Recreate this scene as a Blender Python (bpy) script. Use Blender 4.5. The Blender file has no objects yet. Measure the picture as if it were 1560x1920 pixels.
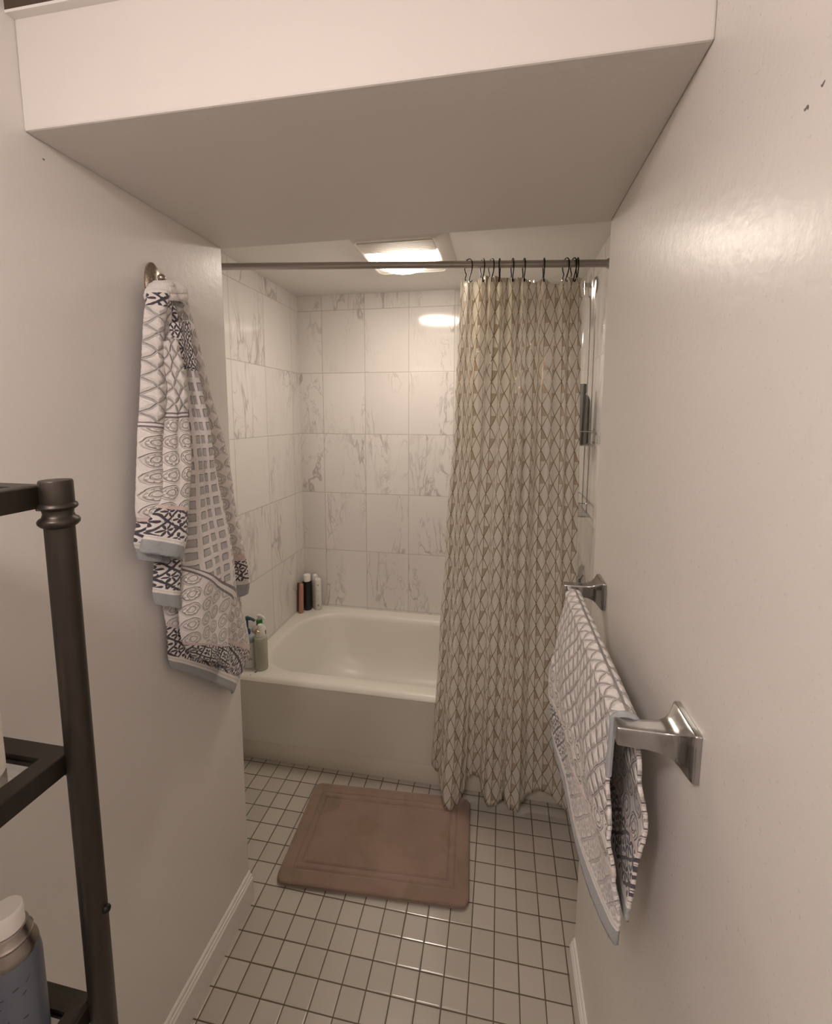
import bpy, bmesh, math, random
from mathutils import Vector, Matrix
random.seed(7)
PI = math.pi
scene = bpy.context.scene
COL = scene.collection

# ------------------------------------------------------------------ node maths
class V:
    """a value socket with arithmetic"""
    def __init__(s, t, k): s.t, s.k = t, k
    def _b(s, o, op, rev=False):
        n = s.t.nodes.new('ShaderNodeMath'); n.operation = op
        a, b = (o, s) if rev else (s, o)
        for i, q in enumerate((a, b)):
            if isinstance(q, V): s.t.links.new(q.k, n.inputs[i])
            else: n.inputs[i].default_value = q
        return V(s.t, n.outputs[0])
    def _u(s, op):
        n = s.t.nodes.new('ShaderNodeMath'); n.operation = op
        s.t.links.new(s.k, n.inputs[0]); return V(s.t, n.outputs[0])
    def __add__(s, o): return s._b(o, 'ADD')
    __radd__ = __add__
    def __sub__(s, o): return s._b(o, 'SUBTRACT')
    def __rsub__(s, o): return s._b(o, 'SUBTRACT', True)
    def __mul__(s, o): return s._b(o, 'MULTIPLY')
    __rmul__ = __mul__
    def __truediv__(s, o): return s._b(o, 'DIVIDE')
    def lt(s, o): return s._b(o, 'LESS_THAN')
    def gt(s, o): return s._b(o, 'GREATER_THAN')
    def mx(s, o): return s._b(o, 'MAXIMUM')
    def mn(s, o): return s._b(o, 'MINIMUM')
    def mod(s, o): return s._b(o, 'FLOORED_MODULO')
    def pw(s, o): return s._b(o, 'POWER')
    def at2(s, o): return s._b(o, 'ARCTAN2')
    def ab(s): return s._u('ABSOLUTE')
    def fr(s): return s._u('FRACT')
    def fl(s): return s._u('FLOOR')
    def rd(s): return s._u('ROUND')
    def sq(s): return s._u('SQRT')
    def cos(s): return s._u('COSINE')
    def sin(s): return s._u('SINE')
    def smooth(s, lo, hi, a=0.0, b=1.0):
        n = s.t.nodes.new('ShaderNodeMapRange'); n.interpolation_type = 'SMOOTHSTEP'
        s.t.links.new(s.k, n.inputs[0])
        for i, q in enumerate((lo, hi, a, b)): n.inputs[i + 1].default_value = q
        return V(s.t, n.outputs[0])

class Mat:
    def __init__(s, name):
        s.m = bpy.data.materials.new(name); s.m.use_nodes = True
        s.t = s.m.node_tree; s.b = s.t.nodes['Principled BSDF']; s.out = s.t.nodes['Material Output']
    def set(s, **k):
        for a, v in k.items():
            i = s.b.inputs[a.replace('_', ' ')]
            if isinstance(v, V): s.t.links.new(v.k, i)
            elif isinstance(v, bpy.types.NodeSocket): s.t.links.new(v, i)
            else: i.default_value = (*v, 1) if isinstance(v, tuple) and len(v) == 3 else v
        return s
    def xyz(s, kind='Object'):
        n = s.t.nodes.new('ShaderNodeTexCoord'); x = s.t.nodes.new('ShaderNodeSeparateXYZ')
        s.t.links.new(n.outputs[kind], x.inputs[0]); s.co = n.outputs[kind]
        return [V(s.t, q) for q in x.outputs]
    def pos(s):
        n = s.t.nodes.new('ShaderNodeNewGeometry'); x = s.t.nodes.new('ShaderNodeSeparateXYZ')
        s.t.links.new(n.outputs['Position'], x.inputs[0]); s.co = n.outputs['Position']
        return [V(s.t, q) for q in x.outputs]
    def uv(s, name):
        n = s.t.nodes.new('ShaderNodeUVMap'); n.uv_map = name; x = s.t.nodes.new('ShaderNodeSeparateXYZ')
        s.t.links.new(n.outputs[0], x.inputs[0]); s.co = n.outputs[0]
        return [V(s.t, x.outputs[0]), V(s.t, x.outputs[1])]
    def noise(s, scale, detail=2, rough=.5, co=None, dist=0, stretch=None):
        n = s.t.nodes.new('ShaderNodeTexNoise'); n.inputs['Scale'].default_value = scale
        n.inputs['Detail'].default_value = detail; n.inputs['Roughness'].default_value = rough
        n.inputs['Distortion'].default_value = dist
        c = co if co is not None else getattr(s, 'co', None)
        if c is None: s.pos(); c = s.co
        if stretch:
            m = s.t.nodes.new('ShaderNodeMapping'); m.inputs['Scale'].default_value = stretch
            s.t.links.new(c, m.inputs[0]); c = m.outputs[0]
        s.t.links.new(c, n.inputs['Vector']); return V(s.t, n.outputs[0])
    def mix(s, f, a, b):
        n = s.t.nodes.new('ShaderNodeMix'); n.data_type = 'RGBA'
        for i, q in ((0, f), (6, a), (7, b)):
            if isinstance(q, V): s.t.links.new(q.k, n.inputs[i])
            elif isinstance(q, bpy.types.NodeSocket): s.t.links.new(q, n.inputs[i])
            else: n.inputs[i].default_value = (*q, 1) if isinstance(q, tuple) else q
        return n.outputs[2]
    def bump(s, h, strength=.3, dist=.002):
        n = s.t.nodes.new('ShaderNodeBump'); n.inputs['Strength'].default_value = strength
        n.inputs['Distance'].default_value = dist
        s.t.links.new(h.k, n.inputs['Height']); s.t.links.new(n.outputs[0], s.b.inputs['Normal'])
        return s
    def shader(s, node, **k):
        n = s.t.nodes.new(node)
        for a, v in k.items():
            i = n.inputs[a.replace('_', ' ')]
            if isinstance(v, V): s.t.links.new(v.k, i)
            else: i.default_value = (*v, 1) if isinstance(v, tuple) and len(v) == 3 else v
        return n
    def mixsh(s, f, a, b):
        n = s.t.nodes.new('ShaderNodeMixShader')
        if isinstance(f, V): s.t.links.new(f.k, n.inputs[0])
        else: n.inputs[0].default_value = f
        s.t.links.new(a.outputs[0], n.inputs[1]); s.t.links.new(b.outputs[0], n.inputs[2])
        return n
    def output(s, n): s.t.links.new(n.outputs[0], s.out.inputs[0])

def simple(name, col, rough=.5, metal=0., var=0.04, scale=60, bump=0., **k):
    m = Mat(name); m.xyz('Object'); n = m.noise(scale, 3)
    lo = tuple(max(0, c * (1 - var)) for c in col); hi = tuple(min(1, c * (1 + var)) for c in col)
    m.set(Base_Color=m.mix(n, lo, hi), Roughness=rough, Metallic=metal, **k)
    if bump: m.bump(n, bump, .001)
    return m.m

# ------------------------------------------------------------------ mesh helpers
def link(name, bm, mat, base=(0, 0, 0), parent=None, smooth=True, auto=None):
    """bm is in world coordinates (or in the parent's frame when base is the parent's place)"""
    me = bpy.data.meshes.new(name)
    if any(base): bmesh.ops.translate(bm, vec=-Vector(base), verts=bm.verts)
    bmesh.ops.recalc_face_normals(bm, faces=bm.faces) if auto is None else None
    bm.to_mesh(me); bm.free()
    mats = mat if isinstance(mat, (list, tuple)) else [mat]
    for q in mats: me.materials.append(q)
    if smooth:
        for p in me.polygons: p.use_smooth = True
        try: me.set_sharp_from_angle(angle=math.radians(40))
        except Exception: pass
    o = bpy.data.objects.new(name, me); COL.objects.link(o)
    if parent: o.parent = parent
    else: o.location = base
    return o
class Thing:
    """an Empty at the thing's base that parents its parts; shapes are given in world coordinates"""
    def __init__(s, name, label, cat, base, group=None):
        o = bpy.data.objects.new(name, None); COL.objects.link(o); o.location = base
        o.empty_display_size = .02; s.o = o; s.base = base; tag(o, label, cat, group)
    def part(s, name, bm, mat, label=None, parent=None, smooth=True, auto=None):
        p = link(name, bm, mat, s.base, parent or s.o, smooth, auto)
        if label: p['label'] = label
        return p
def tag(o, label, cat, group=None):
    o['label'] = label; o['category'] = cat
    if group: o['group'] = group
    return o
def structure(name, bm, mat, smooth=False):
    o = link(name, bm, mat, smooth=smooth); o['kind'] = 'structure'; return o

def box(bm, lo, hi, bevel=0., seg=2):
    r = bmesh.ops.create_cube(bm, size=1)
    vs = r['verts']
    for v in vs:
        v.co = Vector([lo[i] + (v.co[i] + .5) * (hi[i] - lo[i]) for i in range(3)])
    if bevel:
        es = list({e for v in vs for e in v.link_edges})
        bmesh.ops.bevel(bm, geom=es, offset=bevel, segments=seg, affect='EDGES', profile=.5)
    return bm
def B(lo, hi, bevel=0., seg=2): return box(bmesh.new(), lo, hi, bevel, seg)
def lathe(bm, prof, c, n=32, sx=1., sy=1., axis=None, rot=0.):
    """profile [(r, h)] turned about an axis through c (default +Z)"""
    ax = Vector(axis or (0, 0, 1)).normalized()
    if abs(ax.z) > .99: e1, e2 = Vector((1, 0, 0)), Vector((0, 1, 0)) * (1 if ax.z > 0 else -1)
    else:
        e1 = ax.cross(Vector((0, 0, 1))).normalized(); e2 = ax.cross(e1)
    if rot: e1, e2 = e1 * math.cos(rot) + e2 * math.sin(rot), e2 * math.cos(rot) - e1 * math.sin(rot)
    c = Vector(c); rings = []
    for r, h in prof:
        if r < 1e-6: rings.append([bm.verts.new(c + ax * h)])
        else: rings.append([bm.verts.new(c + ax * h + e1 * (r * sx * math.cos(2*PI*i/n)) + e2 * (r * sy * math.sin(2*PI*i/n))) for i in range(n)])
    for a, b in zip(rings, rings[1:]):
        for i in range(n):
            j = (i + 1) % n
            if len(a) == 1 and len(b) == 1: continue
            if len(a) == 1: bm.faces.new((a[0], b[i], b[j]))
            elif len(b) == 1: bm.faces.new((a[i], a[j], b[0]))
            else: bm.faces.new((a[i], a[j], b[j], b[i]))
    return bm
def tube(bm, pts, r, n=10, close=False, cap=True):
    """a round tube along points; r may be a list"""
    pts = [Vector(p) for p in pts]; N = len(pts)
    rs = r if isinstance(r, (list, tuple)) else [r] * N
    rings = []; prev = None
    for i, p in enumerate(pts):
        if close: t = (pts[(i + 1) % N] - pts[i - 1]).normalized()
        else: t = (pts[min(i + 1, N - 1)] - pts[max(i - 1, 0)]).normalized()
        if prev is None: e1 = t.orthogonal().normalized()
        else: e1 = (prev - t * prev.dot(t)).normalized()
        prev = e1; e2 = t.cross(e1)
        rings.append([bm.verts.new(p + (e1 * math.cos(2*PI*k/n) + e2 * math.sin(2*PI*k/n)) * rs[i]) for k in range(n)])
    pairs = list(zip(rings, rings[1:])) + ([(rings[-1], rings[0])] if close else [])
    for a, b in pairs:
        for k in range(n):
            j = (k + 1) % n; bm.faces.new((a[k], a[j], b[j], b[k]))
    if cap and not close: bm.faces.new(rings[0][::-1]); bm.faces.new(rings[-1])
    return bm
def spline(pts, n=8, close=False):
    """Catmull-Rom through points"""
    P = [Vector(p) for p in pts]; out = []; N = len(P)
    for i in range(N if close else N - 1):
        g = (lambda k: P[k % N]) if close else (lambda k: P[max(0, min(N - 1, k))])
        a, b, c, d = g(i - 1), g(i), g(i + 1), g(i + 2)
        for k in range(n):
            t = k / n
            out.append(.5 * ((2*b) + (-a + c)*t + (2*a - 5*b + 4*c - d)*t*t + (-a + 3*b - 3*c + d)*t**3))
    if not close: out.append(P[-1])
    return out
def loft(bm, loops, cap0=False, cap1=False, close=True):
    rings = [[bm.verts.new(p) for p in L] for L in loops]
    n = len(rings[0])
    for a, b in zip(rings, rings[1:]):
        for i in range(n if close else n - 1):
            j = (i + 1) % n; bm.faces.new((a[i], a[j], b[j], b[i]))
    if cap0: bm.faces.new(rings[0][::-1])
    if cap1: bm.faces.new(rings[-1])
    return rings
def rrect(x0, x1, y0, y1, r, z, k=10, m=12):
    """rounded rectangle loop; r one radius or four (x0y0, x1y0, x1y1, x0y1)"""
    if not isinstance(r, (list, tuple)): r = [r] * 4
    cs = [(x0 + r[0], y0 + r[0], PI, r[0]), (x1 - r[1], y0 + r[1], 1.5*PI, r[1]), (x1 - r[2], y1 - r[2], 0, r[2]), (x0 + r[3], y1 - r[3], .5*PI, r[3])]
    arcs = [[Vector((cx + q*math.cos(a0 + .5*PI*i/k), cy + q*math.sin(a0 + .5*PI*i/k), z)) for i in range(k + 1)] for cx, cy, a0, q in cs]
    out = []
    for i in range(4):
        out += arcs[i]
        a, b = arcs[i][-1], arcs[(i + 1) % 4][0]
        out += [a.lerp(b, t / m) for t in range(1, m)]
    return out
def sheet(bm, grid, uvs=None, thick=0.):
    """grid[v][u] of points; uvs {layer: grid of (u,v)}"""
    vv = [[bm.verts.new(p) for p in row] for row in grid]
    lays = {k: bm.loops.layers.uv.new(k) for k in (uvs or {})}
    for j in range(len(vv) - 1):
        for i in range(len(vv[0]) - 1):
            idx = ((j, i), (j, i + 1), (j + 1, i + 1), (j + 1, i))
            f = bm.faces.new([vv[a][b] for a, b in idx])
            for k, l in lays.items():
                for lp, (a, b) in zip(f.loops, idx): lp[l].uv = uvs[k][a][b]
    return bm
def solid(o, t, off=0.):
    m = o.modifiers.new('thickness', 'SOLIDIFY'); m.thickness = t; m.offset = off; return o
def lerp(a, b, t): return a + (b - a) * t
def interp(tab, x):
    if x <= tab[0][0]: return tab[0][1]
    for (a, p), (b, q) in zip(tab, tab[1:]):
        if x <= b:
            t = (x - a) / (b - a); t = t*t*(3 - 2*t); return lerp(p, q, t)
    return tab[-1][1]

# ------------------------------------------------------------------ materials
def combine(m, x, y, z):
    n = m.t.nodes.new('ShaderNodeCombineXYZ')
    for i, q in enumerate((x, y, z)):
        if isinstance(q, V): m.t.links.new(q.k, n.inputs[i])
        else: n.inputs[i].default_value = q
    return n.outputs[0]
def hash2(m, a, b):
    n = m.t.nodes.new('ShaderNodeTexWhiteNoise'); n.noise_dimensions = '2D'
    m.t.links.new(combine(m, a, b, 0.), n.inputs['Vector']); return V(m.t, n.outputs['Value'])
def spots(m, P, pts):
    """small scuffs of their own shape: [(centre, radius)]"""
    acc = None
    wob = m.noise(260, 2) * .006
    for c, r in pts:
        d = ((P[0]-c[0])*(P[0]-c[0]) + (P[1]-c[1])*(P[1]-c[1])*.6 + (P[2]-c[2])*(P[2]-c[2])).sq() + wob - .003
        q = d.smooth(r*.6, r, 1., 0.); acc = q if acc is None else acc.mx(q)
    return acc

def paint(name, col, rough=.295, marks=None, peel=.28):
    m = Mat(name); P = m.pos()
    big = m.noise(1.7, 2); fine = m.noise(190, 3, .6); mid = m.noise(60, 2)
    c = m.mix(big, tuple(q*.985 for q in col), col)
    if marks: c = m.mix(spots(m, P, marks) * .85, c, (.05, .045, .04))
    m.set(Base_Color=c, Roughness=fine * .12 + (rough - .06), Specular_IOR_Level=.36)
    m.bump(fine * .35 + mid * .9, peel, .0016)
    return m.m
WALL_COL = (.775, .74, .695)
M_wall = paint('wall_paint', WALL_COL, marks=[((-.774, -.395, 1.965), .0025), ((.2198, -.617, 1.797), .0026), ((.2198, -.634, 1.803), .0014)])
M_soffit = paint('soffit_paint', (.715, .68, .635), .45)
M_ceil = paint('ceiling_paint', (.84, .82, .785), .5)
M_trim = paint('trim_paint', (.82, .79, .745), .3, peel=.08)

def marble(name, axis, u0, du, v0=.752, dv=.3433, vtop=None):
    m = Mat(name); P = m.pos(); u = P[0 if axis == 'x' else 1]; z = P[2]
    a = (u - u0) / du; b = (z - v0) / dv
    fa = a.fr(); fb = b.fr()
    ed = ((fa - .5).ab() * -1. + .5) * du
    eh = ((fb - .5).ab() * -1. + .5) * dv
    g = ed.mn(eh).smooth(.0010, .0024, 1., 0.)
    h = hash2(m, a.fl(), b.fl()); h2 = hash2(m, a.fl() + 17.3, b.fl() + 5.1)
    co = combine(m, u + h * 9., z * .30 + h2 * 7., h * 5.)
    n1 = m.noise(6.5, 4, .55, co, .5); n2 = m.noise(10., 5, .6, co, 1.1); msk = m.noise(4.5, 2, .5, co)
    v1 = (n1 - .5).ab().smooth(.0, .022, 1., 0.) * msk.smooth(.46, .62)
    v2 = (n2 - .47).ab().smooth(.0, .020, 1., 0.) * msk.smooth(.42, .58) * .6
    cl = m.noise(3., 2, .5, co)
    base = m.mix(cl.smooth(.3, .75), (.755, .72, .69), (.70, .665, .635))
    c = m.mix(v1.mx(v2) * .82, base, (.42, .37, .35))
    c = m.mix(g * .9, c, (.46, .41, .36))
    m.set(Base_Color=c, Roughness=g * .5 + .10, Specular_IOR_Level=.5)
    m.bump(g * -1. + m.noise(14, 1, .5, m.co) * .25, .35, .0012)
    return m.m
M_tile_back = marble('marble_tile_back', 'x', -1.022, .25)
M_tile_left = marble('marble_tile_left', 'y', .715, .2855)
M_tile_right = marble('marble_tile_right', 'y', .66, .25)

def floor_tiles():
    m = Mat('floor_tiles'); P = m.pos(); s = .068
    a = P[0] / s; b = P[1] / s
    wob = (m.noise(9, 2) - .5) * .0012
    ed = (((a.fr() - .5).ab() * -1. + .5) * s).mn(((b.fr() - .5).ab() * -1. + .5) * s) + wob
    g = ed.smooth(.0012, .0022, 1., 0.)
    dome = ed.smooth(.0, .006)
    h = hash2(m, a.fl(), b.fl())
    c = m.mix(h, (.46, .425, .365), (.52, .48, .42))
    dirt = m.noise(5, 3)
    c = m.mix(g, c, m.mix(dirt, (.075, .055, .036), (.13, .10, .068)))
    m.set(Base_Color=c, Roughness=g * .5 + m.noise(40, 2) * .1 + .10, Specular_IOR_Level=.5)
    m.bump(dome + h * .15, .5, .0014)
    return m.m
M_floor = floor_tiles()

def porcelain():
    m = Mat('tub_enamel'); P = m.pos()
    sp = spots(m, P, [((-1.073, .657, .3985), .006), ((-1.085, .634, .3985), .004)])
    c = m.mix(m.noise(3, 2), (.72, .695, .615), (.75, .72, .64))
    m.set(Base_Color=m.mix(sp, c, (.05, .045, .04)), Roughness=.34, Specular_IOR_Level=.45)
    return m.m
M_tub = porcelain()
M_tubkick = simple('tub_base_strip', (.72, .68, .58), .4)

def metal(name, col, rough, scale=(8, 8, 8)):
    m = Mat(name); m.xyz('Object'); n = m.noise(30, 3, stretch=scale)
    m.set(Base_Color=m.mix(n, tuple(q*.9 for q in col), col), Metallic=1., Roughness=n * .12 + rough)
    return m.m
M_chrome = metal('chrome', (.50, .495, .49), .10)
M_nickel = metal('brushed_nickel', (.40, .37, .345), .24, (1, 20, 20))
M_hook = metal('bronze_nickel', (.46, .39, .33), .22)
M_blackwire = simple('black_wire', (.006, .005, .005), .45, 0., Specular_IOR_Level=.25)
def shelfmetal():
    m = Mat('dark_pewter'); m.xyz('Object'); n = m.noise(40, 3, stretch=(6, 6, 1))
    m.set(Base_Color=m.mix(n, (.046, .038, .031), (.068, .057, .047)), Metallic=.75, Roughness=n * .15 + .32)
    return m.m
M_shelf = shelfmetal()
def clear(name, tint, amount, rough=.05):
    m = Mat(name)
    tr = m.shader('ShaderNodeBsdfTransparent', Color=tint)
    gl = m.shader('ShaderNodeBsdfGlossy', Color=(.9, .9, .9), Roughness=rough)
    lw = m.t.nodes.new('ShaderNodeLayerWeight'); lw.inputs[0].default_value = .35
    f = V(m.t, lw.outputs['Facing']) * .45 + amount
    m.output(m.mixsh(f, tr, gl)); return m
M_liner = clear('clear_vinyl', (.965, .965, .955), .05, .09).m
M_shelfglass = clear('shelf_glass', (.72, .72, .70), .42, .06).m

def curtain_mat():
    m = Mat('curtain_print'); u, v = m.uv('flat')
    w, h = .040, .0835
    U = u / w; W = v / h
    a = U + W; b = U - W
    da = (a - a.rd()).ab(); db = (b - b.rd()).ab()
    k = 1. / math.sqrt((1/w)**2 + (1/h)**2)       # one unit of a in metres
    d = da.mn(db) * k
    ku = U.rd(); dx = U - ku; row = W.fl(); dy = W - row - .5
    split = dx.ab() * w
    ind = dx.ab() + dy.ab()
    vert = split.smooth(.0006, .0012, 1., 0.) * ind.lt(.5)
    line = d.smooth(.0008, .0015, 1., 0.).mx(vert)
    sg = ku.mod(2.) * 2. - 1.
    tri = dx.gt(0.) * (dy * sg).lt(0.) * ind.lt(.5)
    base = m.mix(m.noise(3, 2, .5, m.co), (.88, .845, .775), (.92, .885, .815))
    c = m.mix(tri * .85, base, (.62, .53, .41))
    c = m.mix(line, c, (.40, .305, .175))
    weave = m.noise(900, 1, .5, m.co)
    m.set(Base_Color=c, Roughness=line * -.26 + .48, Metallic=line * .5 + tri * .2, Specular_IOR_Level=.4)
    m.bump(weave, .05, .0005)
    tl = m.shader('ShaderNodeBsdfTranslucent'); m.t.links.new(c, tl.inputs[0])
    m.output(m.mixsh(.42, m.b, tl))
    return m.m
M_curtain = curtain_mat()

def towel_mat():
    """woven bath-towel: 'pat' holds metres along and across the cloth, 'zone' the distance from the hem and the body pattern"""
    m = Mat('jacquard_terry'); z, ty = m.uv('zone'); pu, pv = m.uv('pat'); patco = m.co
    wob = m.noise(60, 2, .5, patco) - .5; wob2 = m.noise(47, 2, .5, patco) - .5
    x = pu + wob * .007; y = pv + wob2 * .007
    # diamonds of the body
    A = x / .038 + y / .036; Bq = x / .038 - y / .036
    dl = ((A - A.rd()).ab()).mn((Bq - Bq.rd()).ab()).smooth(.02, .085, 1., 0.)
    # waffle squares
    fx = ((pu + wob * .004) / .041).fr(); fy = ((pv + wob2 * .004) / .0295).fr()
    sq = (fx - .5).ab().mx((fy - .5).ab()).smooth(.25, .33, 1., 0.)
    # rosettes
    rx = (x / .044).fr() - .5; ry = (y / .035).fr() - .5
    rr = (rx*rx + ry*ry).sq(); th = ry.at2(rx)
    ring = ((rr - .40).ab().smooth(.02, .07, 1., 0.)).mx((rr - .19).ab().smooth(.01, .05, 1., 0.)).mx(rr.lt(.05))
    petal = (th * 4.).cos().ab() * .1
    ring = ring.mx((rr - .28 - petal).ab().smooth(.0, .03, 1., 0.) * .7)
    # navy flower border
    bx = (x / .048).fr() - .5; by = ((y + .004) / .038).fr() - .5
    br = (bx*bx + by*by).sq(); bt = by.at2(bx)
    fl = (br - (bt * 3.).cos().ab() * .33).lt(0.) * br.gt(.045)
    bx2 = (x / .048 + .5).fr() - .5; by2 = ((y + .004) / .038 + .5).fr() - .5
    br2 = (bx2*bx2 + by2*by2).sq(); bt2 = by2.at2(bx2)
    fl = fl.mx((br2 - (bt2 * 2.).cos().ab() * .26).lt(0.) * br2.gt(.04))
    C1 = x / .048 + (y + .004) / .038 + .5; C2 = x / .048 - (y + .004) / .038 + .5
    lat = ((C1 - C1.rd()).ab()).mn((C2 - C2.rd()).ab()).smooth(.055, .09, 1., 0.)
    leaf = m.noise(150, 1, .4, patco).gt(.60) * br.gt(.33) * br2.gt(.27)
    flower = fl.mx(lat).mx(leaf)
    def band(lo, hi): return z.gt(lo) * z.lt(hi)
    hem = z.lt(.0305); stripe = band(.0305, .045); navy = band(.045, .115).mx(band(.949, 1.051))
    pink = band(.115, .121); ros = band(.121, .298)
    dark = band(.299, .3065).mx(band(.318, .3255)); body = band(.3255, .949)
    grid = body * ty.gt(.5); dia = body * ty.lt(.5)
    terry = m.noise(330, 3, .7, patco)
    pile = (.86, .81, .775)
    c = m.mix(terry, (.77, .72, .685), pile)
    rec = (.45, .43, .42)
    c = m.mix(dl * dia * .75, c, (.50, .46, .44))
    c = m.mix(sq * grid * .9, c, rec)
    c = m.mix(ring * ros * .35, c, (.60, .52, .47))
    c = m.mix(navy * flower * ((ty * 1.).mn(0.) * .62 + .96), c, (.045, .038, .06))
    c = m.mix(pink * .6, c, (.62, .42, .38))
    c = m.mix(dark * .85, c, (.10, .085, .10))
    c = m.mix(hem, c, (.36, .37, .38))
    line = (z - .038).ab().lt(.0016)
    c = m.mix(line * .4, c, (.45, .42, .40))
    dome = ((A - A.rd()).ab()).mn((Bq - Bq.rd()).ab()).smooth(0., .34) * dia * 1.1 + ring * ros * -.5
    ht = dome + terry * .34 + (dl * dia + sq * grid * 1. + ring * ros * .6 + navy * flower * .5) * -1. + hem * -1.
    m.set(Base_Color=c, Roughness=.92, Specular_IOR_Level=.15)
    m.b.inputs['Sheen Weight'].default_value = .25; m.b.inputs['Sheen Roughness'].default_value = .6
    m.bump(ht, .9, .0055)
    return m.m
M_towel = towel_mat()
M_hemgrey = simple('grey_hem', (.36, .37, .38), .85, bump=.2, scale=300)

def mat_foam():
    m = Mat('bath_mat_plush'); P = m.pos()
    n = m.noise(7, 4, .6); s = m.noise(9.5, 3, .55, dist=.4); f = m.noise(600, 2)
    c = m.mix(n.smooth(.3, .7), (.245, .165, .125), (.30, .205, .16))
    left = P[0].smooth(-.74, -.52, 1., 0.)
    c = m.mix(s.smooth(.52, .66) * .6 + left * s.smooth(.40, .6) * .5, c, (.20, .15, .085))
    m.set(Base_Color=m.mix(f * .25, c, (.34, .25, .20)), Roughness=.95, Specular_IOR_Level=.1)
    m.b.inputs['Sheen Weight'].default_value = .4
    m.bump(f * .5 + m.noise(90, 2) * .4, .35, .002)
    return m.m
M_mat = mat_foam()

def emit(name, col, st):
    m = Mat(name); e = m.shader('ShaderNodeEmission', Color=col, Strength=st); m.output(e); return m.m
M_lens = emit('lamp_lens', (1., .875, .745), 44.)
M_globe = emit('lamp_globe', (1., .872, .835), 77.)
M_plastic = simple('white_plastic', (.80, .76, .70), .35)
M_darkwood = simple('dark_wood', (.07, .045, .03), .5, scale=20, var=.3)

# ------------------------------------------------------------------ the room (metres; x right, y into the room, z up)
XL, XR, YW, ZB, YF = -.7742, .2198, .0872, 1.9913, -.4245      # passage walls, end of the walls, soffit
XA, XB, YB, ZC, YT, HD = -1.1656, .3584, 1.378, 2.208, .6257, .3985   # alcove walls, ceiling, tub front and height
Y0 = -2.3
structure('floor', B((-1.35, Y0 - .1, -.08), (.6, 1.55, 0)), M_floor)
structure('wall_left', B((-1.30, Y0, 0), (XL, YW, 2.32), .004), M_wall)
structure('wall_right', B((XR, Y0, 0), (.50, YW, 2.32), .004), M_wall)
structure('wall_front', B((-1.3, Y0 - .1, 0), (.5, Y0, 2.32)), M_wall)
structure('wall_back', B((-1.35, YB, 0), (.55, YB + .12, 2.4)), M_tile_back)
structure('wall_alcove_left', B((XA - .14, YW, 0), (XA, YB, 2.4)), M_tile_left)
structure('wall_alcove_right', B((XB, YW, 0), (XB + .14, YB, 2.4)), M_tile_right)
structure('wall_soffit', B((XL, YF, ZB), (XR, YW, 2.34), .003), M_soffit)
structure('ceiling', B((XA - .1, YW, ZC), (XB + .1, YB, ZC + .12)), M_ceil)
structure('ceiling_front', B((XL, Y0, 2.185), (XR, YF, 2.30)), M_ceil)
structure('trim_1', B((XL, YF - .013, 2.150), (XR, YF, 2.154)), M_trim)
structure('trim_2', B((XL, YF - .013, 2.154), (XR, YF, 2.185)), M_darkwood)

def baseboard(name, x, sgn, y0, y1):
    prof = [(0, 0), (.013, 0), (.013, .078), (.0095, .083), (.0095, .088), (.006, .091), (.0055, .098), (.002, .102), (0, .102)]
    bm = bmesh.new()
    loops = [[Vector((x + sgn * a, y, b)) for a, b in prof] for y in (y0, y1)]
    loft(bm, loops, True, True)
    return structure(name, bm, M_trim)
baseboard('baseboard_left', XL, 1, Y0, YW)
baseboard('baseboard_right', XR, -1, Y0, .083)

# ------------------------------------------------------------------ bathtub
tub = Thing('bathtub', 'white built-in bathtub with a plain front panel under the tiled walls', 'bathtub', ((XA + XB)/2, (YT + YB)/2, 0))
X0, X1, YA, YZ = XA + .001, XB - .001, YT, YB - .001
bm = bmesh.new(); L = []
def outer(z, dy, r=.004): L.append(rrect(X0, X1, YA + dy, YZ, [r, r, .003, .003], z))
outer(.092, .010); outer(.092, 0); outer(HD - .030, 0); outer(HD - .020, -.004); outer(HD - .008, .001); outer(HD - .001, .012, .008); outer(HD, .022, .01)
for k, (ins, z) in enumerate([(.0, HD - .002), (.008, HD - .006), (.016, HD - .016), (.021, HD - .032), (.030, .29), (.050, .18), (.075, .11), (.11, .078), (.16, .068)]):
    e = ins * (2.2 if k > 3 else 1.)
    L.append(rrect(X0 + .050 + e, X1 - .085 - ins * 1.2, YA + .068 + ins, YZ - .060 - ins, [.19 - ins*.35, .10, .10, .23 - ins*.4], z))
loft(bm, L, False, True)
tub.part('tub_shell', bm, M_tub)
tub.part('base_strip', B((X0, YA + .006, 0), (X1, YA + .03, .093), .002), M_tubkick, 'yellowish strip along the foot of the tub')
bm = bmesh.new(); lathe(bm, [(.0, .003), (.022, .003), (.026, .0), (.026, -.004)], (XB - .42, 1.0, .0705), 24)
tub.part('drain', bm, M_chrome)

# ------------------------------------------------------------------ ceiling light with fan grille
lt = Thing('ceiling_light', 'white ceiling fan light with ribbed grille and glowing lens over the bathtub', 'ceiling light', (-.43, .83, ZC))
bm = bmesh.new()
Lx0, Lx1, Ly0, Ly1 = -.600, -.222, .565, .985
ZL = ZC - .035
loft(bm, [rrect(Lx0, Lx1, Ly0, Ly1, .05, ZC - .0005), rrect(Lx0 + .004, Lx1 - .004, Ly0 + .004, Ly1 - .004, .05, ZC - .010),
          rrect(Lx0 + .030, Lx1 - .040, Ly0 + .012, Ly1 - .02, .03, ZL), rrect(Lx0 + .038, Lx1 - .048, Ly0 + .020, Ly1 - .028, .024, ZL), rrect(Lx0 + .038, Lx1 - .048, Ly0 + .020, Ly1 - .028, .024, ZL + .0004)], False, True)
lt.part('housing', bm, M_plastic)
bm = bmesh.new(); y = Ly0 + .028
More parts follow.
